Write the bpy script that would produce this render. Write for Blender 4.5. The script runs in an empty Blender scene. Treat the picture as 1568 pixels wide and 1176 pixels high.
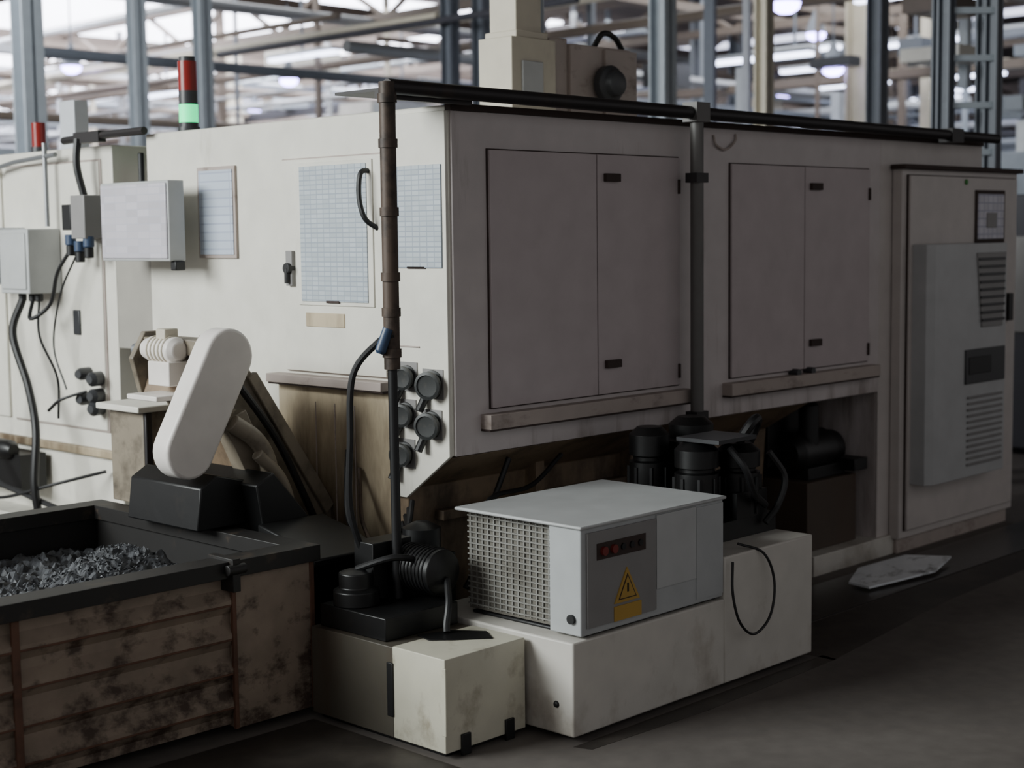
import bpy, bmesh, math, random
from mathutils import Vector, Matrix
random.seed(7)
COL=bpy.context.scene.collection

# ---------------------------------------------------------------- materials
def srgb(r,g,b):
    f=lambda c:((c/255+0.055)/1.055)**2.4 if c>10 else c/255/12.92
    return (f(r),f(g),f(b),1)
def mat(name,col,rough=.5,metal=0,dirt=(70,52,38),thr=.62,gain=4,amt=.6,scale=1.0,stretch=(5,5,1.2),z=None,bump=.02,emit=0,fine=.08):
    m=bpy.data.materials.new(name); m.use_nodes=True; nt=m.node_tree; N=nt.nodes; L=nt.links
    b=N['Principled BSDF']; b.inputs['Roughness'].default_value=rough; b.inputs['Metallic'].default_value=metal
    c=srgb(*col)
    if emit:
        b.inputs['Base Color'].default_value=c; b.inputs['Emission Color'].default_value=c; b.inputs['Emission Strength'].default_value=emit; return m
    g=N.new('ShaderNodeNewGeometry')
    mp=N.new('ShaderNodeMapping'); mp.inputs['Scale'].default_value=tuple(s*scale for s in stretch); L.new(g.outputs['Position'],mp.inputs['Vector'])
    n=N.new('ShaderNodeTexNoise'); n.inputs['Scale'].default_value=1.0; n.inputs['Detail'].default_value=7; n.inputs['Roughness'].default_value=.65; L.new(mp.outputs[0],n.inputs['Vector'])
    last=n.outputs['Fac']
    if z:
        sp=N.new('ShaderNodeSeparateXYZ'); L.new(g.outputs['Position'],sp.inputs[0])
        mr=N.new('ShaderNodeMapRange'); mr.inputs['From Min'].default_value=z[1]; mr.inputs['From Max'].default_value=z[0]; mr.inputs['To Min'].default_value=0; mr.inputs['To Max'].default_value=z[2]; L.new(sp.outputs['Z'],mr.inputs['Value'])
        ad=N.new('ShaderNodeMath'); ad.operation='ADD'; L.new(last,ad.inputs[0]); L.new(mr.outputs[0],ad.inputs[1]); last=ad.outputs[0]
    s=N.new('ShaderNodeMath'); s.operation='SUBTRACT'; L.new(last,s.inputs[0]); s.inputs[1].default_value=thr
    k=N.new('ShaderNodeMath'); k.operation='MULTIPLY'; k.use_clamp=True; L.new(s.outputs[0],k.inputs[0]); k.inputs[1].default_value=gain
    a=N.new('ShaderNodeMath'); a.operation='MULTIPLY'; L.new(k.outputs[0],a.inputs[0]); a.inputs[1].default_value=amt
    n2=N.new('ShaderNodeTexNoise'); n2.inputs['Scale'].default_value=9; n2.inputs['Detail'].default_value=5; L.new(g.outputs['Position'],n2.inputs['Vector'])
    mx0=N.new('ShaderNodeMix'); mx0.data_type='RGBA'; mx0.inputs[6].default_value=c; mx0.inputs[7].default_value=tuple(v*(1-3*fine) for v in c[:3])+(1,); L.new(n2.outputs['Fac'],mx0.inputs[0])
    mx=N.new('ShaderNodeMix'); mx.data_type='RGBA'; L.new(a.outputs[0],mx.inputs[0]); L.new(mx0.outputs[2],mx.inputs[6]); mx.inputs[7].default_value=srgb(*dirt)
    L.new(mx.outputs[2],b.inputs['Base Color'])
    if bump:
        bp=N.new('ShaderNodeBump'); bp.inputs['Strength'].default_value=bump*5; bp.inputs['Distance'].default_value=.01; L.new(n2.outputs['Fac'],bp.inputs['Height']); L.new(bp.outputs[0],b.inputs['Normal'])
    return m
def sheet(name,paper,ink,sc,axis='yz',mort=.02,bw=.5,rh=.25):
    m=bpy.data.materials.new(name); m.use_nodes=True; nt=m.node_tree; N=nt.nodes; L=nt.links; b=N['Principled BSDF']; b.inputs['Roughness'].default_value=.4
    g=N.new('ShaderNodeNewGeometry'); sp=N.new('ShaderNodeSeparateXYZ'); cb=N.new('ShaderNodeCombineXYZ'); L.new(g.outputs['Position'],sp.inputs[0])
    L.new(sp.outputs['Y' if axis=='yz' else 'X'],cb.inputs[0]); L.new(sp.outputs['Z'],cb.inputs[1])
    br=N.new('ShaderNodeTexBrick'); br.inputs['Scale'].default_value=sc; br.inputs['Color1'].default_value=srgb(*paper); br.inputs['Color2'].default_value=tuple(.82*v for v in srgb(*paper)[:3])+(1,)
    br.inputs['Mortar'].default_value=srgb(*ink); br.inputs['Mortar Size'].default_value=mort; br.inputs['Mortar Smooth'].default_value=.6; br.inputs['Brick Width'].default_value=bw; br.inputs['Row Height'].default_value=rh; br.offset=0
    L.new(cb.outputs[0],br.inputs['Vector']); L.new(br.outputs['Color'],b.inputs['Base Color']); return m

CREAM=mat('cream_paint',(228,225,214),.45,thr=.64,amt=.45,z=(0,1.3,.12))
PINKW=mat('side_panel_paint',(204,195,194),.5,dirt=(92,72,56),thr=.58,gain=5,amt=.6,stretch=(7,7,1.0),z=(.80,1.02,.16))
PANEL=mat('door_panel_paint',(190,178,179),.5,dirt=(112,94,80),thr=.66,amt=.4,z=(.95,1.2,.14))
LEDGE=mat('grimy_ledge',(176,163,156),.55,dirt=(80,62,50),thr=.54,gain=5,amt=.7,stretch=(6,6,10))
STAIN=mat('stained_lower_panel',(196,180,152),.55,dirt=(72,54,36),thr=.52,gain=3,amt=.9,z=(.2,1.1,.46))
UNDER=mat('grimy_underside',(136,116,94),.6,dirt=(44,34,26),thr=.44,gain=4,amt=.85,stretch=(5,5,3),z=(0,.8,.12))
TANKM=mat('tank_paint',(208,204,196),.45,dirt=(96,74,48),thr=.58,amt=.6,z=(0,.25,.14),stretch=(4,4,3))
BOXW=mat('small_tank_paint',(208,204,186),.45,dirt=(92,70,36),thr=.54,gain=5,amt=.65,stretch=(7,7,6))
GREY=mat('chiller_grey',(178,181,182),.45,dirt=(90,84,74),thr=.66,amt=.4)
GREYD=mat('chiller_panel_grey',(140,138,137),.45,thr=.7,amt=.3)
GREYL=mat('light_grey_paint',(186,188,188),.45,thr=.7,amt=.3)
CABM=mat('cabinet_paint',(202,194,190),.45,dirt=(110,94,80),thr=.66,amt=.4)
ACM=mat('cooling_unit_grey',(186,187,188),.4,thr=.72,amt=.3)
GRIL=mat('dusty_filter_mesh',(104,100,92),.6,dirt=(56,50,42),thr=.5,amt=.6,stretch=(9,9,9))
GRILF=mat('filter_mesh_wire',(134,133,128),.6,dirt=(84,78,68),thr=.48,amt=.7,stretch=(9,9,9))
DARKG=mat('dark_grey_plastic',(56,57,60),.4,thr=.8)
PLUG=mat('connector_plastic',(48,50,50),.5,dirt=(84,80,72),thr=.55,amt=.6,stretch=(20,20,20))
BLACK=mat('black_rubber',(20,20,22),.5,dirt=(48,40,34),thr=.6,amt=.5)
BLACKO=mat('oily_black',(13,13,14),.42,dirt=(40,34,28),thr=.58,amt=.5,stretch=(9,9,9))
SEAM=mat('seam_dark_gasket',(60,47,43),.8,thr=.9)  # dark brown for seams, latches and thin trim strips
RUSTP=mat('rusty_pipe',(84,70,60),.55,dirt=(30,25,22),thr=.45,amt=.9,stretch=(16,16,12),metal=.2)
PIPEG=mat('galvanised_pipe',(104,102,100),.5,metal=.2,dirt=(60,46,38),thr=.54,amt=.7)
DPIPE=mat('dark_pipe',(44,41,42),.5,metal=.2,dirt=(74,58,46),thr=.58)
BINM=mat('bin_paint',(164,147,130),.6,dirt=(50,34,27),thr=.52,gain=7,amt=.85,stretch=(9,9,12),z=(0,.5,.07),fine=.22)
BINI=mat('bin_interior',(26,24,23),.55,dirt=(66,54,42),thr=.62,amt=.6,stretch=(7,7,7))
BINR=mat('bin_rust_edge',(104,72,56),.7,dirt=(50,36,28),thr=.48,amt=.8,stretch=(9,9,9))
RIM=mat('bin_rim_black',(30,28,27),.5,dirt=(100,82,66),thr=.57,amt=.6,stretch=(11,11,11))
CHIP=mat('steel_swarf',(84,86,90),.55,metal=.2,dirt=(18,18,20),thr=.44,gain=5,amt=.95,stretch=(14,14,14))
CONV=mat('conveyor_side',(138,128,112),.5,dirt=(44,36,29),thr=.47,gain=4,amt=.8,stretch=(7,7,7))
COVER=mat('conveyor_drive_cover',(238,232,226),.4,dirt=(130,114,98),thr=.66,amt=.4)
PAPER=sheet('production_sheet',(184,193,199),(146,156,168),16,mort=.05,bw=.62,rh=.30)
PAPER2=sheet('notice_text',(198,194,202),(178,178,190),16,mort=.03,bw=1.4,rh=.5)
POSTM=sheet('poster_text',(190,200,214),(160,168,188),14,mort=.06,bw=3,rh=.5)
LABX=sheet('cabinet_label',(206,204,214),(150,150,174),12,'xz',mort=.05,bw=.6,rh=.5)
YEL=mat('warning_yellow',(184,148,66),.5,thr=.8)
RED=mat('red_plastic',(120,44,40),.4,thr=.9)
BLUE=mat('blue_connector',(56,74,102),.4,thr=.9)
GREENL=mat('green_lamp',(0,255,160),emit=1.4)
REDL=mat('red_lens',(140,30,24),.3,thr=.9)
STEEL=mat('steel',(150,152,155),.4,metal=.6,thr=.7)
COLG=mat('column_blue_grey',(156,164,172),.5,thr=.7,amt=.4)
COLD=mat('column_dark',(100,106,116),.5,thr=.7,amt=.4)
COLC=mat('column_cream',(206,198,180),.5,thr=.6,amt=.5)
PIPEW=mat('overhead_white_pipe',(206,210,216),.4,thr=.7,amt=.3)
BEAM=mat('roof_beam_brown',(112,100,90),.6,thr=.6,amt=.4)
BEAMD=mat('roof_beam_dark',(58,58,66),.6,thr=.7)
ORANGE=mat('faded_red_paint',(140,78,68),.5,thr=.8)
ROOF=mat('roof_sheet',(100,92,88),.8,thr=.6,stretch=(1,1,1))
SKY=mat('skylight_translucent',(240,242,255),emit=10)
SKY2=mat('skylight_translucent_dim',(228,232,255),emit=2.5)
LAMP=mat('lamp_lens',(170,160,255),emit=26)
TUBE=mat('fluorescent_tube',(220,228,255),emit=8)

def floor_mat():
    m=bpy.data.materials.new('oily_concrete'); m.use_nodes=True; nt=m.node_tree; N=nt.nodes; L=nt.links; b=N['Principled BSDF']
    g=N.new('ShaderNodeNewGeometry'); n=N.new('ShaderNodeTexNoise'); n.inputs['Scale'].default_value=1.1; n.inputs['Detail'].default_value=9; n.inputs['Roughness'].default_value=.6; L.new(g.outputs['Position'],n.inputs['Vector'])
    r=N.new('ShaderNodeValToRGB'); e=r.color_ramp.elements; e[0].position=.36; e[0].color=srgb(94,88,84); e[1].position=.68; e[1].color=srgb(108,102,97); L.new(n.outputs['Fac'],r.inputs[0])
    n2=N.new('ShaderNodeTexNoise'); n2.inputs['Scale'].default_value=14; n2.inputs['Detail'].default_value=6; L.new(g.outputs['Position'],n2.inputs['Vector'])
    mr=N.new('ShaderNodeMapRange'); mr.inputs['From Min'].default_value=.3; mr.inputs['From Max'].default_value=.7; mr.inputs['To Min'].default_value=.85; mr.inputs['To Max'].default_value=1.05; L.new(n2.outputs['Fac'],mr.inputs['Value'])
    mx=N.new('ShaderNodeMix'); mx.data_type='RGBA'; mx.blend_type='MULTIPLY'; mx.inputs[0].default_value=1; L.new(r.outputs[0],mx.inputs[6]); L.new(mr.outputs[0],mx.inputs[7])
    L.new(mx.outputs[2],b.inputs['Base Color']); b.inputs['Roughness'].default_value=.85
    return m
FLOOR=floor_mat()

# ---------------------------------------------------------------- mesh builder
class G:
    def __init__(s,name): s.name=name; s.bm=bmesh.new(); s.mats=[]
    def mi(s,m):
        if m not in s.mats: s.mats.append(m)
        return s.mats.index(m)
    def loft(s,rings,m,caps=True):
        i=s.mi(m); V=[[s.bm.verts.new(p) for p in r] for r in rings]; n=len(V[0]); F=[]
        for a,b in zip(V,V[1:]):
            for k in range(n): F.append(s.bm.faces.new((a[k],a[(k+1)%n],b[(k+1)%n],b[k])))
        if caps: F.append(s.bm.faces.new(V[0][::-1])); F.append(s.bm.faces.new(V[-1]))
        for f in F: f.material_index=i
    def prism(s,ax,pts,a0,a1,m):
        def q(p,a): return {'x':(a,p[0],p[1]),'y':(p[0],a,p[1]),'z':(p[0],p[1],a)}[ax]
        s.loft([[q(p,a0) for p in pts],[q(p,a1) for p in pts]],m)
    def box(s,x0,x1,y0,y1,z0,z1,m): s.prism('z',[(x0,y0),(x1,y0),(x1,y1),(x0,y1)],z0,z1,m)
    def ring(s,c,t,r,n,up=None):
        t=Vector(t).normalized(); u=up or (Vector((0,0,1)) if abs(t.z)<.9 else Vector((1,0,0)))
        a=t.cross(u).normalized(); b=t.cross(a); c=Vector(c)
        return [c+a*r*math.cos(2*math.pi*k/n)+b*r*math.sin(2*math.pi*k/n) for k in range(n)]
    def cyl(s,p0,p1,r,m,n=20,r2=None):
        t=Vector(p1)-Vector(p0); s.loft([s.ring(p0,t,r,n),s.ring(p1,t,r if r2 is None else r2,n)],m)
    def lathe(s,p0,d,prof,m,n=24):
        d=Vector(d).normalized(); s.loft([s.ring(Vector(p0)+d*a,d,max(r,.0005),n) for a,r in prof],m)
    def tube(s,pts,r,m,n=10,smooth=True):
        P=[Vector(p) for p in pts]
        if smooth and len(P)>2:
            Q=[]; E=[P[0]*2-P[1]]+P+[P[-1]*2-P[-2]]
            for i in range(1,len(E)-2):
                for k in range(7):
                    t=k/7; a,b,c,d=E[i-1:i+3]
                    Q.append(.5*((2*b)+(c-a)*t+(2*a-5*b+4*c-d)*t*t+(3*b-a-3*c+d)*t**3))
            Q.append(P[-1]); P=Q
        R=[]; a=None
        for i,p in enumerate(P):
            t=(P[min(i+1,len(P)-1)]-P[max(i-1,0)]).normalized()
            if a is None:
                u=Vector((0,0,1)) if abs(t.z)<.9 else Vector((1,0,0)); a=t.cross(u).normalized()
            a=(a-t*a.dot(t)).normalized(); b=t.cross(a)
            R.append([p+a*r*math.cos(2*math.pi*k/n)+b*r*math.sin(2*math.pi*k/n) for k in range(n)])
        s.loft(R,m)
    def beam(s,p0,p1,w,h,m):
        p0=Vector(p0);p1=Vector(p1);t=(p1-p0).normalized(); u=Vector((0,0,1)) if abs(t.z)<.95 else Vector((1,0,0)); a=t.cross(u).normalized()*w/2; b=t.cross(a).normalized()*h/2
        s.loft([[p+a+b,p-a+b,p-a-b,p+a-b] for p in (p0,p1)],m)
    def done(s,bevel=0,seg=2,parent=None):
        bmesh.ops.recalc_face_normals(s.bm,faces=s.bm.faces)
        me=bpy.data.meshes.new(s.name); s.bm.to_mesh(me); s.bm.free()
        for m in s.mats: me.materials.append(m)
        me.polygons.foreach_set('use_smooth',[True]*len(me.polygons)); me.set_sharp_from_angle(angle=math.radians(32))
        o=bpy.data.objects.new(s.name,me); COL.objects.link(o)
        if bevel:
            b=o.modifiers.new('bevel','BEVEL'); b.width=bevel; b.segments=seg; b.limit_method='ANGLE'; b.angle_limit=math.radians(40); b.harden_normals=False
        if parent: o.parent=parent
        return o
def empty(name):
    e=bpy.data.objects.new(name,None); COL.objects.link(e); return e

# ================================================================ MACHINE
E=empty('cnc_machining_center')
g=G('enclosure_body')
g.prism('x',[(4.05,2.12),(6.0,2.12),(6.0,0),(5.0,0),(5.0,.845),(4.05,.845)],3.85,6.8,CREAM)
g.box(6.8,7.85,4.05,6.0,0,2.12,PINKW)
g.done(.008,parent=E)
g=G('side_skin')
g.box(3.862,6.8,4.04,4.052,.845,2.10,PINKW); g.box(6.8,7.85,4.04,4.052,.1,2.10,CABM)
g.done(.003,parent=E)
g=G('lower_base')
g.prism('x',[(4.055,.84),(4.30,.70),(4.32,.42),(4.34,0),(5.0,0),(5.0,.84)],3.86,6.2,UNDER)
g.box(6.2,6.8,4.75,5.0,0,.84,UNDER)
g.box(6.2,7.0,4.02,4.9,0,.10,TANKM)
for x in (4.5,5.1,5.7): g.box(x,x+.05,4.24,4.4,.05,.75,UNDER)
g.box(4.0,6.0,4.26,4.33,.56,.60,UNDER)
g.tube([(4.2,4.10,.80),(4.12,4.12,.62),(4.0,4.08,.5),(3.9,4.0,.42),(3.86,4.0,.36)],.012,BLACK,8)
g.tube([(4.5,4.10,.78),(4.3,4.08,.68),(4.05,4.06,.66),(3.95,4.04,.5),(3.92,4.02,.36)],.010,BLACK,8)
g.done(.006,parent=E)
g=G('side_access_doors')
for (x0,x1,xm,z0,z1) in ((4.04,5.17,4.64,1.01,1.965),(5.54,6.68,6.11,1.01,1.95)):
    g.box(x0-.005,x1+.005,4.034,4.042,z0-.005,z1+.005,SEAM)
    g.box(x0,xm-.003,4.024,4.036,z0,z1,PANEL); g.box(xm+.003,x1,4.024,4.036,z0,z1,PANEL)
    g.box(x0-.05,x1+.05,3.985,4.045,z0-.075,z0-.02,LEDGE)
    g.box(x0-.05,x1+.05,3.99,4.04,z0-.083,z0-.075,SEAM)
    for zz in (z0+.12,z1-.09): g.box(xm+.04,xm+.13,4.008,4.03,zz-.016,zz+.016,SEAM)
    for zz in (z0+.03,z1-.15): g.cyl((x1-.01,4.02,zz),(x1-.01,4.02,zz+.06),.007,SEAM,8)
g.done(.002,parent=E)
g=G('side_access_door_hardware')
for x in (6.02,6.14): g.cyl((x,3.99,1.0),(x,4.04,1.0),.018,DARKG,12)
g.tube([(5.42,4.035,2.07),(5.43,4.03,2.03),(5.50,4.03,2.01),(5.57,4.03,2.05),(5.58,4.035,2.08)],.005,LEDGE,6)
g.box(3.85,7.85,4.03,4.06,2.10,2.125,SEAM)
g.done(parent=E)
g=G('operator_door')
g.box(3.842,3.852,4.375,5.006,1.115,1.966,LEDGE)
g.box(3.832,3.848,4.385,4.996,1.12,1.96,CREAM)
g.box(3.826,3.834,4.44,4.90,1.385,1.945,CREAM)
g.box(3.822,3.828,4.47,4.875,1.40,1.93,PAPER)
g.box(3.819,3.828,4.64,4.72,1.395,1.405,SEAM)
g.box(3.828,3.834,4.62,4.86,1.30,1.355,STAIN)
g.box(3.815,3.834,4.925,4.965,1.46,1.60,GREYD)
g.cyl((3.80,4.945,1.53),(3.835,4.945,1.53),.022,BLACK,14)
g.box(3.797,3.81,4.937,4.953,1.47,1.53,BLACK)
g.done(.002,parent=E)
g=G('front_ledge'); g.box(3.78,3.86,4.36,5.07,1.07,1.105,LEDGE); g.box(3.79,3.86,4.36,5.07,1.062,1.07,SEAM); g.done(.003,parent=E)
g=G('front_lower_panel'); g.box(3.836,3.853,4.36,5.06,.02,1.062,STAIN)
for y in (4.58,4.70,4.82): g.box(3.832,3.838,y-.002,y+.002,.05,1.0,LEDGE)
g.done(.002,parent=E)
g=G('corner_panel'); g.prism('x',[(4.05,2.10),(4.36,2.10),(4.36,.67),(4.29,.67),(4.05,.845)],3.838,3.853,CREAM); g.box(3.832,3.84,4.07,4.335,1.535,1.91,PAPER); g.box(3.832,3.84,4.16,4.26,1.532,1.542,SEAM); g.box(3.834,3.84,4.2,4.32,1.24,1.246,LEDGE); g.done(.002,parent=E)
g=G('wall_poster'); g.box(3.838,3.852,5.325,5.595,1.57,1.955,LEDGE); g.box(3.834,3.84,5.34,5.58,1.585,1.94,POSTM); g.done(parent=E)
g=G('door_pull_handle'); g.tube([(3.84,4.46,1.90),(3.79,4.46,1.89),(3.78,4.46,1.80),(3.79,4.44,1.72),(3.84,4.42,1.68)],.010,BLACK,8); g.done(parent=E)
g=G('power_connectors')
for y,z,r in ((4.27,1.13,.044),(4.13,1.11,.052),(4.28,.99,.044),(4.14,.96,.05),(4.29,.84,.044)):
    g.lathe((3.842,y,z),(-1,-.35,-.05),[(0,r),(.02,r),(.022,r*.85),(.04,r*.85),(.043,r),(.06,r),(.063,r*.8),(.058,r*.75),(.056,r*.3)],PLUG,20)
    g.cyl((3.835,y+.03,z-.03),(3.80,y+.04,z-.10),.016,BLACK,10)
    g.box(3.834,3.842,y-.055,y+.055,z-.055,z+.055,GREYD)
g.done(parent=E)
g=G('roof_exhaust_unit')
g.box(4.80,5.08,4.64,4.84,2.12,2.50,COLC); g.box(4.86,4.99,4.63,4.645,2.26,2.40,GREYL)
g.box(5.08,5.20,4.68,4.9,2.12,2.52,LEDGE)
g.box(5.20,5.62,4.66,4.95,2.12,2.50,LEDGE)
g.box(5.42,5.64,4.64,4.66,2.14,2.49,LEDGE)
g.lathe((5.42,4.645,2.33),(0,-1,0),[(0,.085),(.04,.085),(.05,.06),(.08,.055),(.09,.03)],DARKG,20)
g.box(4.86,5.02,4.67,4.83,2.50,3.3,COLC); g.box(4.84,5.04,4.65,4.84,2.50,2.53,COLC)
g.cyl((5.12,4.8,2.52),(5.12,4.8,3.3),.04,COLG,16)
g.tube([(5.4,4.7,2.5),(5.42,4.66,2.56),(5.5,4.66,2.55),(5.58,4.68,2.5)],.014,BLACK,8)
g.done(.004,parent=E)
g=G('signal_tower')
g.cyl((4.0,5.88,2.12),(4.0,5.88,2.15),.05,DARKG,20)
g.cyl((4.0,5.88,2.15),(4.0,5.88,2.17),.042,DARKG,20); g.cyl((4.0,5.88,2.17),(4.0,5.88,2.25),.042,GREENL,20); g.cyl((4.0,5.88,2.25),(4.0,5.88,2.31),.042,DARKG,20)
g.cyl((4.0,5.88,2.31),(4.0,5.88,2.44),.042,REDL,20); g.cyl((4.0,5.88,2.44),(4.0,5.88,2.46),.036,DARKG,20)
g.done()
# ================================================================ electrical cabinet
E2=empty('electrical_cabinet')
g=G('cabinet_body'); g.box(6.91,8.15,3.98,4.038,.08,1.97,CABM); g.box(7.87,8.15,4.03,4.75,.08,1.97,CABM); g.box(6.93,8.13,4.0,4.038,0,.08,LEDGE)
g.box(6.89,8.17,3.95,4.038,1.955,1.98,SEAM); g.done(.006,parent=E2)
g=G('cabinet_door'); g.box(6.95,8.11,3.97,3.982,.12,1.93,SEAM); g.box(6.955,8.105,3.958,3.974,.125,1.925,CABM)
g.box(7.98,8.03,3.93,3.96,1.15,1.30,BLACK); g.box(7.62,7.95,3.95,3.96,1.58,1.86,SEAM); g.box(7.64,7.93,3.945,3.955,1.60,1.84,LABX); g.box(7.73,7.84,3.94,3.95,1.66,1.74,GREYD)
g.cyl((7.52,3.95,1.90),(7.52,3.96,1.90),.015,mat('green_dot',(60,140,60),.5,thr=.9),12); g.done(.003,parent=E2)
g=G('cooling_unit')
g.prism('z',[(6.98,3.96),(6.98,3.88),(7.02,3.85),(7.78,3.85),(7.80,3.87),(7.80,3.96)],.36,1.58,ACM)
g.prism('y',[(7.44,1.53),(7.76,1.53),(7.73,1.14),(7.50,1.14)],3.842,3.852,GREYD)
for i in range(9): z=1.17+i*.04; g.box(7.49-.005*i,7.74,3.835,3.846,z,z+.014,DARKG)
g.box(7.33,7.76,3.84,3.852,.85,1.03,DARKG); g.box(7.36,7.60,3.836,3.842,.90,.99,BLACK)
for i in range(12): z=.42+i*.032; g.box(7.36,7.74,3.838,3.852,z,z+.012,GREYD)
g.done(.004,parent=E2)
# ================================================================ coolant tank + chiller
g=G('coolant_tank')
g.box(3.62,4.44,3.256,3.98,.02,.335,TANKM); g.box(4.44,5.01,3.256,3.98,.02,.487,TANKM)
g.box(3.66,4.97,3.30,3.94,0,.02,BLACK)
g.cyl((3.612,3.33,.12),(3.625,3.33,.12),.012,BLACK,10)
g.done(.008)
E3=empty('oil_chiller')
g=G('housing')
g.box(3.665,4.435,3.26,3.40,.345,.705,GREY)
g.box(3.72,4.435,3.40,3.82,.345,.700,GREY)
g.box(3.655,4.445,3.25,3.84,.70,.712,GREYL)
g.box(3.70,4.42,3.28,3.80,.335,.347,BLACK)
g.done(.005,parent=E3)
g=G('condenser_grille')
for i in range(15):
    y=3.405+i*.0285
    g.box(3.702,3.722,y,y+.006,.36,.69,GRILF)
for i in range(17):
    z=.365+i*.0195
    g.box(3.699,3.722,3.40,3.82,z,z+.005,GRILF)
g.box(3.707,3.723,3.40,3.82,.35,.70,GRIL)
g.done(parent=E3)
g=G('front_controls')
g.box(3.69,4.045,3.252,3.262,.37,.685,GREYD); g.box(4.05,4.27,3.254,3.262,.44,.695,GREYL)
g.box(4.275,4.43,3.256,3.262,.36,.69,GREY)
for x in (3.765,3.815): g.cyl((x,3.238,.618),(x,3.254,.618),.015,RED,14)
for x in (3.865,3.91,3.955): g.cyl((x,3.244,.618),(x,3.254,.618),.011,BLACK,12)
g.box(3.735,3.985,3.2495,3.2535,.59,.645,SEAM)
g.box(3.82,3.96,3.2485,3.2525,.37,.42,YEL)
g.prism('y',[(3.82,.43),(3.95,.43),(3.885,.545)],3.2475,3.2525,YEL); g.prism('y',[(3.838,.44),(3.932,.44),(3.885,.525)],3.2465,3.2478,SEAM); g.prism('y',[(3.845,.444),(3.925,.444),(3.885,.516)],3.2455,3.2467,YEL)
g.box(3.881,3.889,3.2445,3.246,.462,.492,BLACK)
g.cyl((3.655,3.30,.40),(3.667,3.30,.40),.016,BLACK,12)
g.done(parent=E3)
g=G('drain_hose')
g.tube([(4.46,3.235,.47),(4.44,3.22,.36),(4.47,3.21,.25),(4.56,3.21,.19),(4.66,3.21,.24),(4.70,3.22,.36),(4.66,3.24,.47),(4.58,3.30,.51)],.005,BLACK,8); g.done()
g=G('filter_tank')
g.box(3.235,3.60,3.453,3.70,.02,.325,BOXW)
g.box(3.235,3.60,3.70,4.12,.02,.322,mat('filter_tank_grey',(84,79,70),.5,thr=.5,amt=.6))
g.box(3.26,3.58,3.48,4.1,0,.02,BLACK)
g.box(3.229,3.238,3.695,3.725,.09,.27,BLACK)
g.prism('z',[(3.36,3.66),(3.42,3.60),(3.52,3.52),(3.57,3.60),(3.50,3.70),(3.38,3.74)],.324,.329,BLACKO)
g.box(3.225,3.232,3.44,3.46,.08,.30,BOXW)
for x in (3.3,3.5): g.box(x,x+.04,3.444,3.454,0,.07,BLACK)
g.done(.006)
g=G('coolant_pump')
g.box(3.26,3.59,3.76,4.10,.323,.40,BLACKO)
g.lathe((3.56,3.78,.50),(0,1,0),[(0,.04),(.02,.08),(.2,.08),(.22,.06),(.3,.06)],BLACKO,24)
g.lathe((3.34,4.0,.40),(0,0,1),[(0,.08),(.05,.08),(.06,.06),(.11,.06),(.12,.03)],BLACKO,24)
g.tube([(3.56,3.78,.48),(3.50,3.71,.42),(3.47,3.69,.36),(3.46,3.68,.33)],.012,BLACK,10)
g.tube([(3.34,4.0,.52),(3.42,3.9,.56),(3.52,3.88,.54)],.012,BLACK,10)
for k in range(9): g.cyl((3.56,3.82+k*.018,.50),(3.56,3.826+k*.018,.50),.085,BLACK,20)
g.box(3.40,3.58,3.98,4.08,.40,.60,BLACKO)
g.done(.004)
g=G('floor_cable_tangle')
random.seed(3)
for i in range(10):
    g.tube([(3.84,4.26+.02*i,.66-.03*i),(3.76,4.2,.56-.03*i+random.random()*.05),(3.66,4.16,.50+random.random()*.1-.03*i),(3.68,4.14,.2+.02*i),(3.74,4.17,.02+.02*i)],.010,BLACK,8)
g.box(3.64,3.83,4.02,4.24,.02,.50,BLACKO); g.lathe((3.72,4.08,.50),(0,0,1),[(0,.07),(.10,.07),(.12,.03)],BLACKO,20)
g.done()
g=G('hydraulic_power_unit')
g.box(4.56,5.0,3.42,3.92,.488,.56,BLACKO)
for (x,y,r,h) in ((4.66,3.55,.085,.30),(4.86,3.50,.085,.28),(4.66,3.78,.08,.34),(4.90,3.76,.09,.36)):
    g.lathe((x,y,.56),(0,0,1),[(0,r),(h*.6,r),(h*.62,r*.8),(h*.66,r*.8),(h*.68,r),(h-.03,r),(h,r*.6)],BLACKO,22)
    for k in range(8):
        a=k*math.pi/4; g.box(x+r*math.cos(a)-.006,x+r*math.cos(a)+.006,y+r*math.sin(a)-.006,y+r*math.sin(a)+.006,.57,.56+h*.55,BLACK)
g.box(4.60,4.84,3.40,3.60,.865,.88,DARKG)
g.tube([(4.86,3.5,.84),(4.90,3.46,.92),(4.98,3.5,.90),(4.98,3.6,.7)],.02,BLACK,8)
g.tube([(4.6,3.42,.60),(4.53,3.36,.65),(4.52,3.37,.52)],.012,BLACK,8)
g.tube([(4.72,3.44,.84),(4.74,3.38,.76),(4.80,3.38,.66),(4.90,3.4,.60)],.014,BLACK,8)
g.tube([(4.95,3.42,.80),(5.0,3.38,.70),(4.96,3.38,.60),(4.9,3.40,.53)],.014,BLACK,8)
g.box(4.72,4.82,3.60,3.9,.56,.84,BLACKO); g.box(4.74,4.94,3.42,3.46,.56,.66,BLACKO)
g.done(.003)
g=G('lubrication_unit')
g.box(6.26,6.70,4.10,4.50,.10,.44,mat('brown_box',(74,62,52),.6,thr=.5,amt=.7))
g.lathe((6.30,4.25,.56),(1,0,0),[(0,.07),(.03,.11),(.30,.11),(.33,.09),(.40,.09)],BLACKO,22)
g.box(6.33,6.66,4.14,4.4,.44,.50,BLACK); g.lathe((6.42,4.2,.6),(0,0,1),[(0,.05),(.2,.05),(.22,.03)],BLACK,16)
g.box(6.62,6.74,4.06,4.2,.46,.52,BLACK)
g.box(6.22,6.5,4.3,4.7,.5,.84,BLACKO)
g.done(.004)
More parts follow.
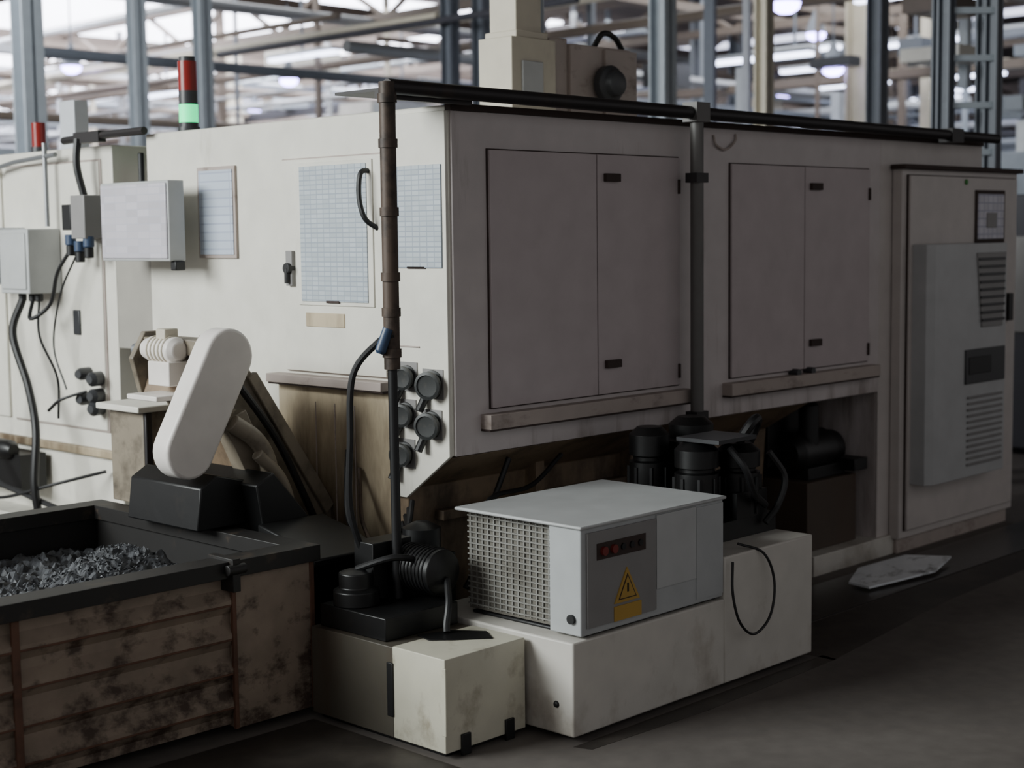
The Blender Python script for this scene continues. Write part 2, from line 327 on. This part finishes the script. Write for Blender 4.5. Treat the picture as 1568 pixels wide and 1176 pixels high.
g=G('overhead_pipe_frame')
g.cyl((3.48,3.95,2.155),(7.84,3.95,2.135),.026,DPIPE,14)
g.cyl((3.48,3.95,1.20),(3.48,3.95,2.17),.028,RUSTP,16)
for z in (1.24,1.38,1.50,1.72,1.95,2.1): g.cyl((3.48,3.95,z),(3.48,3.95,z+.03),.033,RUSTP,16)
g.cyl((3.485,3.95,.402),(3.48,3.95,1.2),.017,BLACK,12)
g.box(3.46,3.9,3.97,3.99,2.115,2.14,DPIPE); g.box(3.46,3.9,3.97,4.2,2.14,2.15,DPIPE)
g.cyl((5.19,3.95,.488),(5.19,3.95,2.16),.028,PIPEG,16)
g.box(5.145,5.235,3.915,3.99,2.11,2.19,PIPEG); g.box(5.15,5.23,3.92,3.98,1.86,1.90,DPIPE); g.box(5.15,5.23,3.92,3.98,.86,.90,DPIPE)
g.box(7.3,7.42,3.92,4.0,2.10,2.17,DPIPE)
g.done()
g=G('air_gun_hose')
g.tube([(3.47,3.93,1.32),(3.43,3.97,1.29),(3.37,4.03,1.18),(3.36,4.04,.95),(3.37,4.06,.72),(3.42,4.05,.55),(3.45,4.00,.45)],.012,BLACK,10)
g.lathe((3.455,3.94,1.34),(-.3,.2,-1),[(0,.018),(.08,.02),(.09,.012)],BLUE,12)
g.done()
g=G('operator_notice_box')
g.box(3.66,3.74,5.55,6.08,1.56,1.90,GREYL); g.box(3.652,3.662,5.56,6.07,1.57,1.89,PAPER2)
g.box(3.74,3.85,5.75,5.85,1.66,1.76,COLD); g.box(3.68,3.73,5.54,5.58,1.52,1.56,BLACK)
g.done(.006)
g=G('adjacent_machine')
RG=mat('recess_grey',(160,156,148),.5,thr=.6)
g.box(4.05,4.3,6.0,6.32,0,2.05,RG); g.box(3.96,4.04,6.02,6.10,0,2.1,COLG); g.box(3.86,3.95,6.0,6.3,1.15,1.62,RG); g.cyl((3.95,6.2,.1),(3.95,6.2,2.05),.015,BLACK,8)
g.box(3.87,5.6,6.32,9.2,0,2.09,CREAM)
g.box(3.855,3.87,6.42,7.3,.75,2.02,CREAM); g.box(3.862,3.872,6.41,7.31,.74,2.03,LEDGE)
g.box(3.855,3.87,7.36,8.6,.75,2.02,CREAM); g.box(3.84,3.87,6.33,9.2,.62,.66,STAIN)
g.box(3.845,3.86,6.62,6.68,1.2,1.32,DARKG)
g.box(3.7,3.87,6.7,7.8,0,.30,CREAM)
g.done(.006)
g=G('junction_box')
g.box(3.68,3.853,6.78,7.06,1.40,1.71,GREYL); g.box(3.672,3.682,6.80,7.04,1.42,1.69,GREYL)
g.box(3.70,3.853,7.12,7.34,1.44,1.72,PIPEW)
for y in (6.82,6.88,6.98): g.cyl((3.75,y,1.36),(3.75,y,1.40),.02,BLACK,12)
g.done(.005)
g=G('control_relay_box')
g.box(3.74,3.853,6.36,6.48,1.66,1.86,GREYD); g.box(3.75,3.853,6.50,6.58,1.70,1.82,BLACK)
for y,z in ((6.38,1.62),(6.46,1.60),(6.54,1.63)): g.cyl((3.77,y,z),(3.77,y,z+.05),.026,BLUE,12); g.cyl((3.77,y,z-.05),(3.77,y,z),.022,BLACK,12)
g.done(.004)
g=G('wall_pipes_and_cables')
g.tube([(3.80,6.62,2.12),(3.80,6.2,2.13),(3.80,5.93,2.13)],.018,DPIPE,8,False); g.box(3.78,3.82,6.28,6.5,2.10,2.15,DPIPE)
g.tube([(3.78,6.46,2.12),(3.77,6.46,2.0),(3.79,6.44,1.86)],.018,BLACK,8)
g.tube([(3.80,6.80,2.12),(3.80,6.80,1.72)],.012,STEEL,8,False)
g.tube([(3.80,7.6,1.98),(3.80,7.1,2.04),(3.80,6.7,2.06)],.012,STEEL,8,False)
g.tube([(3.75,6.98,1.37),(3.70,7.0,1.2),(3.70,6.87,.95),(3.66,6.74,.75),(3.62,6.70,.5),(3.64,6.7,.31)],.020,BLACK,10)
g.tube([(3.75,6.88,1.37),(3.70,6.82,1.28),(3.74,6.70,1.35),(3.74,6.62,1.5),(3.76,6.54,1.60)],.010,BLACK,8)
g.tube([(3.75,6.82,1.37),(3.70,6.74,1.2),(3.74,6.66,1.0),(3.76,6.7,.8)],.006,BLACK,6)
g.tube([(3.70,7.30,1.44),(3.68,7.25,1.3),(3.68,7.22,1.1),(3.66,7.14,.95),(3.62,7.2,.7)],.018,BLACK,8)
g.tube([(3.76,6.48,1.58),(3.74,6.6,1.4),(3.75,6.7,1.15),(3.74,6.58,.95)],.005,BLACK,6)
for z in (1.0,.92,.86): g.lathe((3.853,6.46,z),(-1,-.3,0),[(0,.035),(.06,.035),(.08,.02)],DARKG,12)
for z in (1.02,.9): g.lathe((3.853,6.56,z),(-1,-.3,0),[(0,.03),(.06,.03),(.08,.02)],DARKG,12)
g.tube([(3.8,6.5,.94),(3.72,6.6,.9),(3.72,6.72,.84)],.008,BLACK,6)
g.box(3.70,3.84,6.98,7.6,.42,.60,BLACKO); g.lathe((3.70,7.2,.62),(0,-1,0),[(0,.05),(.12,.05),(.16,.03)],BLACKO,14)
g.tube([(3.74,7.4,.60),(3.62,7.2,.66),(3.58,7.0,.50),(3.62,6.8,.44),(3.7,6.5,.36)],.014,BLACK,8)
g.tube([(3.74,7.3,.45),(3.62,7.1,.40),(3.60,6.9,.42),(3.66,6.6,.5),(3.84,6.42,.56)],.008,BLACK,8)
g.done()
g=G('beacon_light'); g.cyl((3.95,7.12,2.09),(3.95,7.12,2.12),.04,DARKG,16); g.cyl((3.95,7.12,2.12),(3.95,7.12,2.24),.034,REDL,16); g.done()
g=G('roof_junction_box'); g.box(4.0,4.08,6.86,7.0,2.09,2.34,PIPEW); g.done(.005)
# ================================================================ chip bin
g=G('chip_bin')
X0,X1,Y0,Y1=1.1,3.26,4.145,5.5
prof=[(Y0+.02,.04)]
for i in range(4):
    z=.07+i*.115; prof+=[(Y0+.02,z),(Y0-.008,z+.035),(Y0-.008,z+.05),(Y0+.02,z+.085)]
prof+=[(Y0+.02,.55),(Y0+.05,.55),(Y0+.05,.04)]
g.prism('x',prof,X0,2.93,BINM)
g.box(2.93,X1,Y0-.008,Y0+.05,.03,.56,BINM); g.box(2.92,2.935,Y0-.015,Y0+.0,.03,.56,BINR); g.box(X1-.015,X1+.004,Y0-.012,Y0+.01,.03,.56,BINR)
g.box(2.14,2.165,Y0-.012,Y0+.0,.03,.56,BINR)
for i in range(4):
    z=.07+i*.115; g.box(X0,2.92,Y0-.0105,Y0-.007,z+.030,z+.037,BINR)
g.box(X1-.05,X1,Y0+.05,Y1,.03,.56,BINM); g.box(X0,X0+.05,Y0+.05,Y1,.03,.56,BINM); g.box(X0,X1,Y1-.05,Y1,.03,.56,BINM); g.box(X0+.05,X1-.05,Y0+.05,Y1-.05,.05,.08,RIM)
g.box(X1-.062,X1-.05,Y0+.06,Y1-.06,.08,.55,BINI); g.box(X0+.05,X1-.06,Y1-.062,Y1-.05,.08,.55,BINI); g.box(X0+.05,X1-.06,Y0+.05,Y0+.06,.08,.55,BINI)
g.box(X0-.02,X1+.02,Y0-.03,Y0+.075,.545,.60,RIM); g.box(X0-.02,X1+.02,Y1-.075,Y1+.03,.545,.60,RIM)
g.box(X1-.075,X1+.02,Y0+.07,Y1-.07,.545,.60,RIM); g.box(X0-.02,X0+.075,Y0+.07,Y1-.07,.545,.60,RIM)
g.cyl((2.88,Y0-.045,.575),(2.95,Y0-.045,.575),.018,RIM,12); g.box(2.90,2.93,Y0-.05,Y0+.09,.50,.61,RIM)
for x in (1.2,3.06): g.box(x,x+.12,Y0+.06,Y1-.06,0,.05,RIM)
g.done(.005)
def swarf():
    bm=bmesh.new(); from mathutils import noise
    nx,ny=130,90; V=[]
    H0=lambda x,y:.42+.16*math.exp(-((x-2.80)**2/.05+(y-4.62)**2/.06))+.10*math.exp(-((x-2.35)**2/.2+(y-4.40)**2/.05))
    for i in range(nx+1):
        for j in range(ny+1):
            x=X0+.07+(X1-X0-.14)*i/nx; y=Y0+.07+(Y1-Y0-.14)*j/ny
            h=H0(x,y)+.05*noise.noise(Vector((x*6,y*6,0)))+.03*noise.noise(Vector((x*22,y*22,3)))+.018*noise.noise(Vector((x*60,y*60,5)))
            V.append(bm.verts.new((x,y,h)))
    for i in range(nx):
        for j in range(ny):
            a=i*(ny+1)+j; bm.faces.new((V[a],V[a+ny+1],V[a+ny+2],V[a+1]))
    for k in range(3000):
        x=random.gauss(2.6,.35); y=random.gauss(4.5,.2)
        if not(X0+.1<x<X1-.1 and Y0+.1<y<Y1-.1): continue
        c=Vector((x,y,H0(x,y)+.012)); d=Vector((random.gauss(0,1),random.gauss(0,1),random.gauss(0,.6))).normalized()*.006; e=Vector((random.gauss(0,1),random.gauss(0,1),random.gauss(0,1))).normalized()*.0025
        q=[bm.verts.new(c-d-e),bm.verts.new(c-d+e),bm.verts.new(c+d+e+Vector((0,0,.004))),bm.verts.new(c+d-e)]; bm.faces.new(q)
    me=bpy.data.meshes.new('metal_chip_pile'); bm.to_mesh(me); bm.free(); me.materials.append(CHIP); o=bpy.data.objects.new('metal_chip_pile',me); COL.objects.link(o)
swarf()
# ================================================================ chip conveyor
E4=empty('chip_conveyor')
def stadium(a,b,r,n=14):
    a=Vector(a);b=Vector(b);d=(b-a).normalized(); t0=math.atan2(d.y,d.x); P=[]
    for k in range(n+1): t=t0-math.pi/2+math.pi*k/n; P.append((b.x+r*math.cos(t),b.y+r*math.sin(t)))
    for k in range(n+1): t=t0+math.pi/2+math.pi*k/n; P.append((a.x+r*math.cos(t),a.y+r*math.sin(t)))
    return P
g=G('drive_chain_cover'); g.prism('y',stadium((3.11,.895),(3.29,1.225),.102),4.62,4.72,COVER); g.done(.012,3,parent=E4)
g=G('conveyor_frame')
for y0,y1 in ((4.74,4.77),(5.13,5.16)):
    g.prism('y',[(3.26,1.30),(3.36,1.30),(3.46,1.16),(3.86,.56),(3.86,.28),(3.72,.28),(3.50,.78),(3.36,1.02),(3.24,1.05),(3.20,1.2)],y0,y1,CONV)
g.prism('y',[(3.25,1.28),(3.36,1.28),(3.86,.54),(3.86,.50),(3.36,1.22),(3.25,1.22)],4.77,5.13,CONV)
g.prism('y',[(3.24,1.06),(3.36,1.04),(3.72,.30),(3.76,.30),(3.40,1.09),(3.26,1.12)],4.77,5.13,UNDER)
g.prism('y',[(3.28,.98),(3.38,1.02),(3.60,.56),(3.50,.52)],4.66,4.74,CONV)
g.prism('y',[(3.44,1.13),(3.48,1.15),(3.84,.60),(3.80,.56)],4.72,4.75,CONV)
g.tube([(3.36,4.71,1.14),(3.54,4.70,.90),(3.68,4.70,.64),(3.78,4.71,.44)],.015,BLACK,10)
g.tube([(3.30,4.64,.98),(3.40,4.62,.90),(3.45,4.62,.78),(3.43,4.62,.62)],.034,CONV,12)
g.tube([(3.38,4.60,.86),(3.48,4.60,.76),(3.52,4.60,.64),(3.48,4.60,.50)],.024,CONV,12)
g.cyl((3.29,4.63,1.225),(3.29,5.25,1.225),.025,STEEL,14)
g.done(.004,parent=E4)
g=G('discharge_chute')
g.prism('y',[(3.13,.76),(3.20,.80),(3.36,.76),(3.36,.605),(3.11,.605)],4.60,5.06,BLACKO)
g.prism('y',[(3.30,.76),(3.38,.80),(3.66,.48),(3.62,.42),(3.34,.52)],4.50,4.9,BLACKO)
g.box(3.30,3.60,4.25,4.9,.10,.50,BLACKO)
g.prism('x',[(4.18,.50),(4.5,.56),(4.5,.62),(4.3,.58),(4.18,.53)],3.30,3.60,BLACKO)
g.done(.006,parent=E4)
g=G('gear_motor')
g.lathe((3.22,4.84,1.24),(0,1,0),[(0,.03),(.02,.05),(.17,.05),(.19,.04),(.21,.04)],COVER,22)
for k in range(5): g.cyl((3.22,4.88+k*.025,1.24),(3.22,4.888+k*.025,1.24),.055,COLC,20)
g.box(3.19,3.25,4.89,4.95,1.28,1.32,COLC); g.box(3.17,3.27,4.84,4.98,1.11,1.20,COVER); g.box(3.10,3.28,4.82,5.02,1.06,1.08,COVER)
g.done(.004,parent=E4)
g=G('side_box'); g.box(3.28,3.48,5.2,5.44,.61,.98,CONV); g.box(3.24,3.52,5.17,5.48,.98,1.005,CREAM); g.box(3.28,3.31,5.18,5.2,.61,.98,DPIPE); g.done(.005,parent=E4)
g=G('conveyor_drain_hoses')
g.tube([(3.83,4.62,.82),(3.72,4.50,.72),(3.66,4.42,.60),(3.62,4.30,.52)],.010,BLACK,8)
g.tube([(3.82,4.54,.76),(3.74,4.44,.60),(3.70,4.36,.54),(3.66,4.28,.50)],.008,RUSTP,8)
g.done(parent=E4)
# ================================================================ floor bits
g=G('floor_drip_tray')  # no drain: glossy drip tray added for the reflections on the floor
TRAY=mat('oily_tray',(54,51,49),.28,dirt=(120,122,126),thr=.60,gain=8,amt=.5,stretch=(2.5,7,3))
g.box(5.3,8.6,3.56,3.92,0,.006,TRAY)
g.done()
g=G('floor_reflection_sheet'); g.loft([[(6.10,3.66,.018+z),(6.6,3.60,.02+z),(6.90,3.68,.03+z),(6.7,3.82,.05+z),(6.35,3.87,.035+z),(6.12,3.78,.02+z)] for z in (0,.01)],mat('painted_floor_reflection',(240,244,248),.25,thr=.54,gain=8,amt=.8,dirt=(60,54,50),stretch=(5,9,4))); g.done()  # bright floor reflection painted as a pale sheet
OIL=mat('oil_film',(60,55,51),.5,dirt=(88,82,76),thr=.46,amt=.8,stretch=(3,3,3))
g=G('oil_stain'); g.prism('z',[(3.62,3.18),(4.2,3.15),(5.05,3.17),(5.06,3.24),(3.60,3.24)],0,.001,OIL); g.prism('z',[(5.03,3.17),(6.2,3.32),(7.2,3.36),(8.6,3.44),(8.6,3.55),(5.25,3.55),(5.25,4.0),(5.03,4.0)],0,.001,OIL); g.prism('z',[(2.2,3.8),(2.8,3.6),(3.22,3.3),(3.22,4.1),(2.2,4.1)],0,.001,OIL); g.done()

# ================================================================ hall
H=5.6
g=G('floor'); g.box(-8,60,-8,60,-.1,0,FLOOR); g.done()
g=G('ceiling'); g.box(-2,60,-2,60,H+.3,H+.4,ROOF); g.done()
g=G('wall_north'); g.box(-2,60,58,58.2,0,H+.3,ROOF); g.done()
g=G('wall_east'); g.box(58,58.2,-2,58,0,H+.3,ROOF); g.done()
g=G('skylight_strips')
for i,(x,w,m) in enumerate(((10,2.8,SKY),(13.4,2.8,SKY),(16.8,3.0,SKY),(20.4,2.8,SKY),(24,1.6,SKY),(28.5,.6,SKY2),(33,.6,SKY2),(38,.6,SKY2),(44,.6,SKY2))):
    g.box(x,x+w,21 if x<28 else 6,57,H+.24,H+.29,m)
g.done()
g=G('roof_trusses')
for x in range(10,56,5):
    g.beam((x,2,H-.1),(x,57,H-.1),.14,.18,BEAM); g.beam((x,2,H-.8),(x,57,H-.8),.10,.12,BEAM)
    for k in range(22):
        y=2+k*2.5; g.beam((x,y,H-.8),(x,y+1.25,H-.1),.06,.06,BEAM); g.beam((x,y+1.25,H-.1),(x,y+2.5,H-.8),.06,.06,BEAM)
for y in range(8,56,6):
    g.beam((8,y,H-.3),(57,y,H-.3),.14,.3,BEAM)
g.done()
def hcol(g,x,y,w,m,h=H,t=.02):
    g.box(x-w/2,x+w/2,y-w/2,y-w/2+t,0,h,m); g.box(x-w/2,x+w/2,y+w/2-t,y+w/2,0,h,m); g.box(x-t/2,x+t/2,y-w/2,y+w/2,0,h,m)
    g.box(x-w*.7,x+w*.7,y-w*.7,y+w*.7,0,.03,m)
cols=[(6.7,12.2,.2,COLG),(9.3,14.6,.16,COLG),(9.8,14.1,.16,COLG),(12.5,13.07,.16,COLD),(12.85,12.9,.16,COLD),(11.06,8.8,.18,COLG),(11.7,8.15,.13,COLC),(13.3,7.95,.16,COLD)]
for x,y,w,m in cols:
    g=G('steel_column'); hcol(g,x,y,w,m); g.done()
for x in (18,25,32,40):
    for y in (11,18,25,33,42):
        g=G('steel_column'); hcol(g,x,y,.3,random.choice([COLG,COLD,COLC])); g.done()
g=G('access_ladder_tower')
for x,y in ((9.17,4.98),(9.40,4.77),(9.5,5.2),(9.73,5.0)): hcol(g,x,y,.09,COLD,4.5,.015)
for k in range(14):
    z=.35+k*.3; g.beam((9.17,4.98,z),(9.40,4.77,z),.04,.04,COLG)
    g.beam((9.17,4.98,z),(9.5,5.2,z),.03,.03,COLG); g.beam((9.40,4.77,z),(9.73,5.0,z),.03,.03,COLG)
g.done()
random.seed(11)
g=G('overhead_service_pipes')
M3=[PIPEW,PIPEW,COLG,COLG,BEAMD,BEAM,BEAM,COLC,STEEL,COLD]
for k in range(70):
    z=random.uniform(2.6,5.0); y=random.uniform(13,45); x0=random.uniform(8,25); x1=x0+random.uniform(6,25)
    if random.random()<.6: g.cyl((x0,y,z),(x1,y,z),random.uniform(.03,.08),random.choice(M3),8)
    else: g.box(x0,x1,y,y+.3,z,z+.12,random.choice(M3))
for k in range(80):
    z=random.uniform(2.6,5.0); x=random.uniform(12,45); y0=random.uniform(6,25); y1=y0+random.uniform(6,22)
    if random.random()<.6: g.cyl((x,y0,z),(x,y1,z),random.uniform(.03,.08),random.choice(M3),8)
    else: g.box(x,x+.3,y0,y1,z,z+.12,random.choice(M3))
for k in range(150):
    x=random.uniform(13,45); y=x*random.uniform(.5,1.9); z=random.uniform(2.2,4.5); m=random.choice(M3)
    if y<52: g.box(x,x+random.uniform(.04,.14),y,y+random.uniform(.04,.14),z-.8,H,m)
g.done()
g=G('distant_hanging_equipment')
for k in range(260):
    x=random.uniform(15,45); y=x*random.uniform(.45,1.9)
    if y>52: continue
    z=random.uniform(2.3,4.4); m=random.choice([PIPEW,PIPEW,COLG,COLC,BEAMD,BEAMD,BEAM,ORANGE,DARKG,COLD,CREAM])
    g.box(x,x+random.uniform(.2,1.0),y,y+random.uniform(.2,.8),z,z+random.uniform(.08,.4),m)
for x,y,z0,z1 in ((16,11.45,3.1,3.7),(16.3,11.3,3.0,3.7),(17,10.7,2.9,3.4),(15,15,3.0,3.3)): g.box(x,x+.12,y,y+.12,z0,z1,PIPEW)
g.done()
for k,(x,y,w,d,h,m) in enumerate(((10.6,4.2,3,2.2,1.9,BEAMD),(12,10,5,2.5,2.4,COLG),(9,16,4,2.5,2.3,COLG),(16,14,6,3,2.5,BEAM),(18,8.5,6,2,2.6,COLG),(14,22,6,3,2.5,CREAM),(24.5,20,7,3,2.8,BEAM),(26,27,6,3,3,COLC))):
    g=G('distant_machine_tool'); g.box(x,x+w,y,y+d,.05,h,m); g.box(x+.1,x+w-.1,y+.1,y+d-.1,0,.05,BLACK); g.box(x+.3,x+w*.6,y-.02,y,.8,h-.3,DARKG); g.box(x-.02,x,y+.3,y+d-.4,.9,h-.3,GREYD); g.box(x+w*.3,x+w*.5,y+.4,y+1.2,h,h+.5,GREYL); g.done(.02)
def lamp(x,y,z,r=.16):
    g=G('high_bay_lamp'); g.lathe((x,y,z+.35),(0,0,-1),[(0,.03),(.1,.06),(.16,r*.6),(.35,r)],COLD,18); g.lathe((x,y,z),(0,0,-1),[(0,r*.9),(.06,r*.8),(.1,r*.4)],LAMP,18); g.cyl((x,y,z+.35),(x,y,H),.012,COLD,6); g.done()
for x,y,z in ((12,20.6,4.2),(15.3,19.7,4.15),(17,16,4.7),(17.8,11.3,3.8),(13,8.8,3.9),(20,13,4.6),(23,31,4.8),(24,19,4.6),(28,19,4.6),(26,12.4,4.4)):
    lamp(x,y,z)
g=G('fluorescent_fixture_rows')
for x,y in ((16,10.5),(19,12),(22,13.5),(25.5,15),(20,17),(24,22),(18.6,20),(28,16),(30,20),(21,11.2),(26,13),(14,17),(17,25),(22,28),(17,9),(19,9.4),(24,12),(28,14.2),(30,16),(33,19),(23,11.3)):
    z=random.uniform(3.7,4.8); g.box(x,x+.12,y,y+1.5,z,z+.05,TUBE); g.box(x-.04,x+.16,y,y+1.5,z+.05,z+.1,PIPEW); g.box(x,x+.03,y+.7,y+.73,z,H,COLD)
g.done()

# ================================================================ lights
def area(name,loc,tgt,sx,sy,p,col=(1,1,1)):
    l=bpy.data.lights.new(name,'AREA'); l.shape='RECTANGLE'; l.size=sx; l.size_y=sy; l.energy=p; l.color=col
    o=bpy.data.objects.new(name,l); o.location=loc; o.rotation_euler=(Vector(tgt)-Vector(loc)).to_track_quat('-Z','Y').to_euler(); COL.objects.link(o)
area('left_key_light',(-3.5,7.5,4.3),(3.9,5.5,1.2),5,3,1150,(.95,1,.985))  # unseen key light added at the left, no window stands there
area('column_fill_light',(4,12.5,5.3),(14,15,2),4,3,600,(.95,.98,1))  # fill added outside the view to brighten the background columns
area('roof_daylight_far',(16,22,5.3),(16,22,0),10,10,1200,(.95,.97,1))
area('roof_daylight_right',(20,12,5.3),(20,12,0),8,6,700,(.95,.97,1))
area('roof_daylight_deep',(34,30,5.3),(34,30,0),14,14,1200,(.95,.97,1))
w=bpy.data.worlds.new('World'); bpy.context.scene.world=w; w.use_nodes=True; w.node_tree.nodes['Background'].inputs[0].default_value=(1,.98,.985,1); w.node_tree.nodes['Background'].inputs[1].default_value=.34

# ================================================================ camera
Xc=Vector((2296,256,-2356)).normalized(); Yc=Vector((-2442,197,-2356)); Yc=(Yc-Xc*Yc.dot(Xc)).normalized(); Zc=Xc.cross(Yc)
R=Matrix((Xc,Yc,Zc)).to_4x4()
c=bpy.data.cameras.new('camera'); c.sensor_width=36; c.lens=2356/1568*36; c.clip_end=300
c.dof.use_dof=True; c.dof.focus_distance=5.4; c.dof.aperture_fstop=2.2
co=bpy.data.objects.new('camera',c); COL.objects.link(co); co.matrix_world=Matrix.Translation((0,0,1.65))@R
bpy.context.scene.camera=co
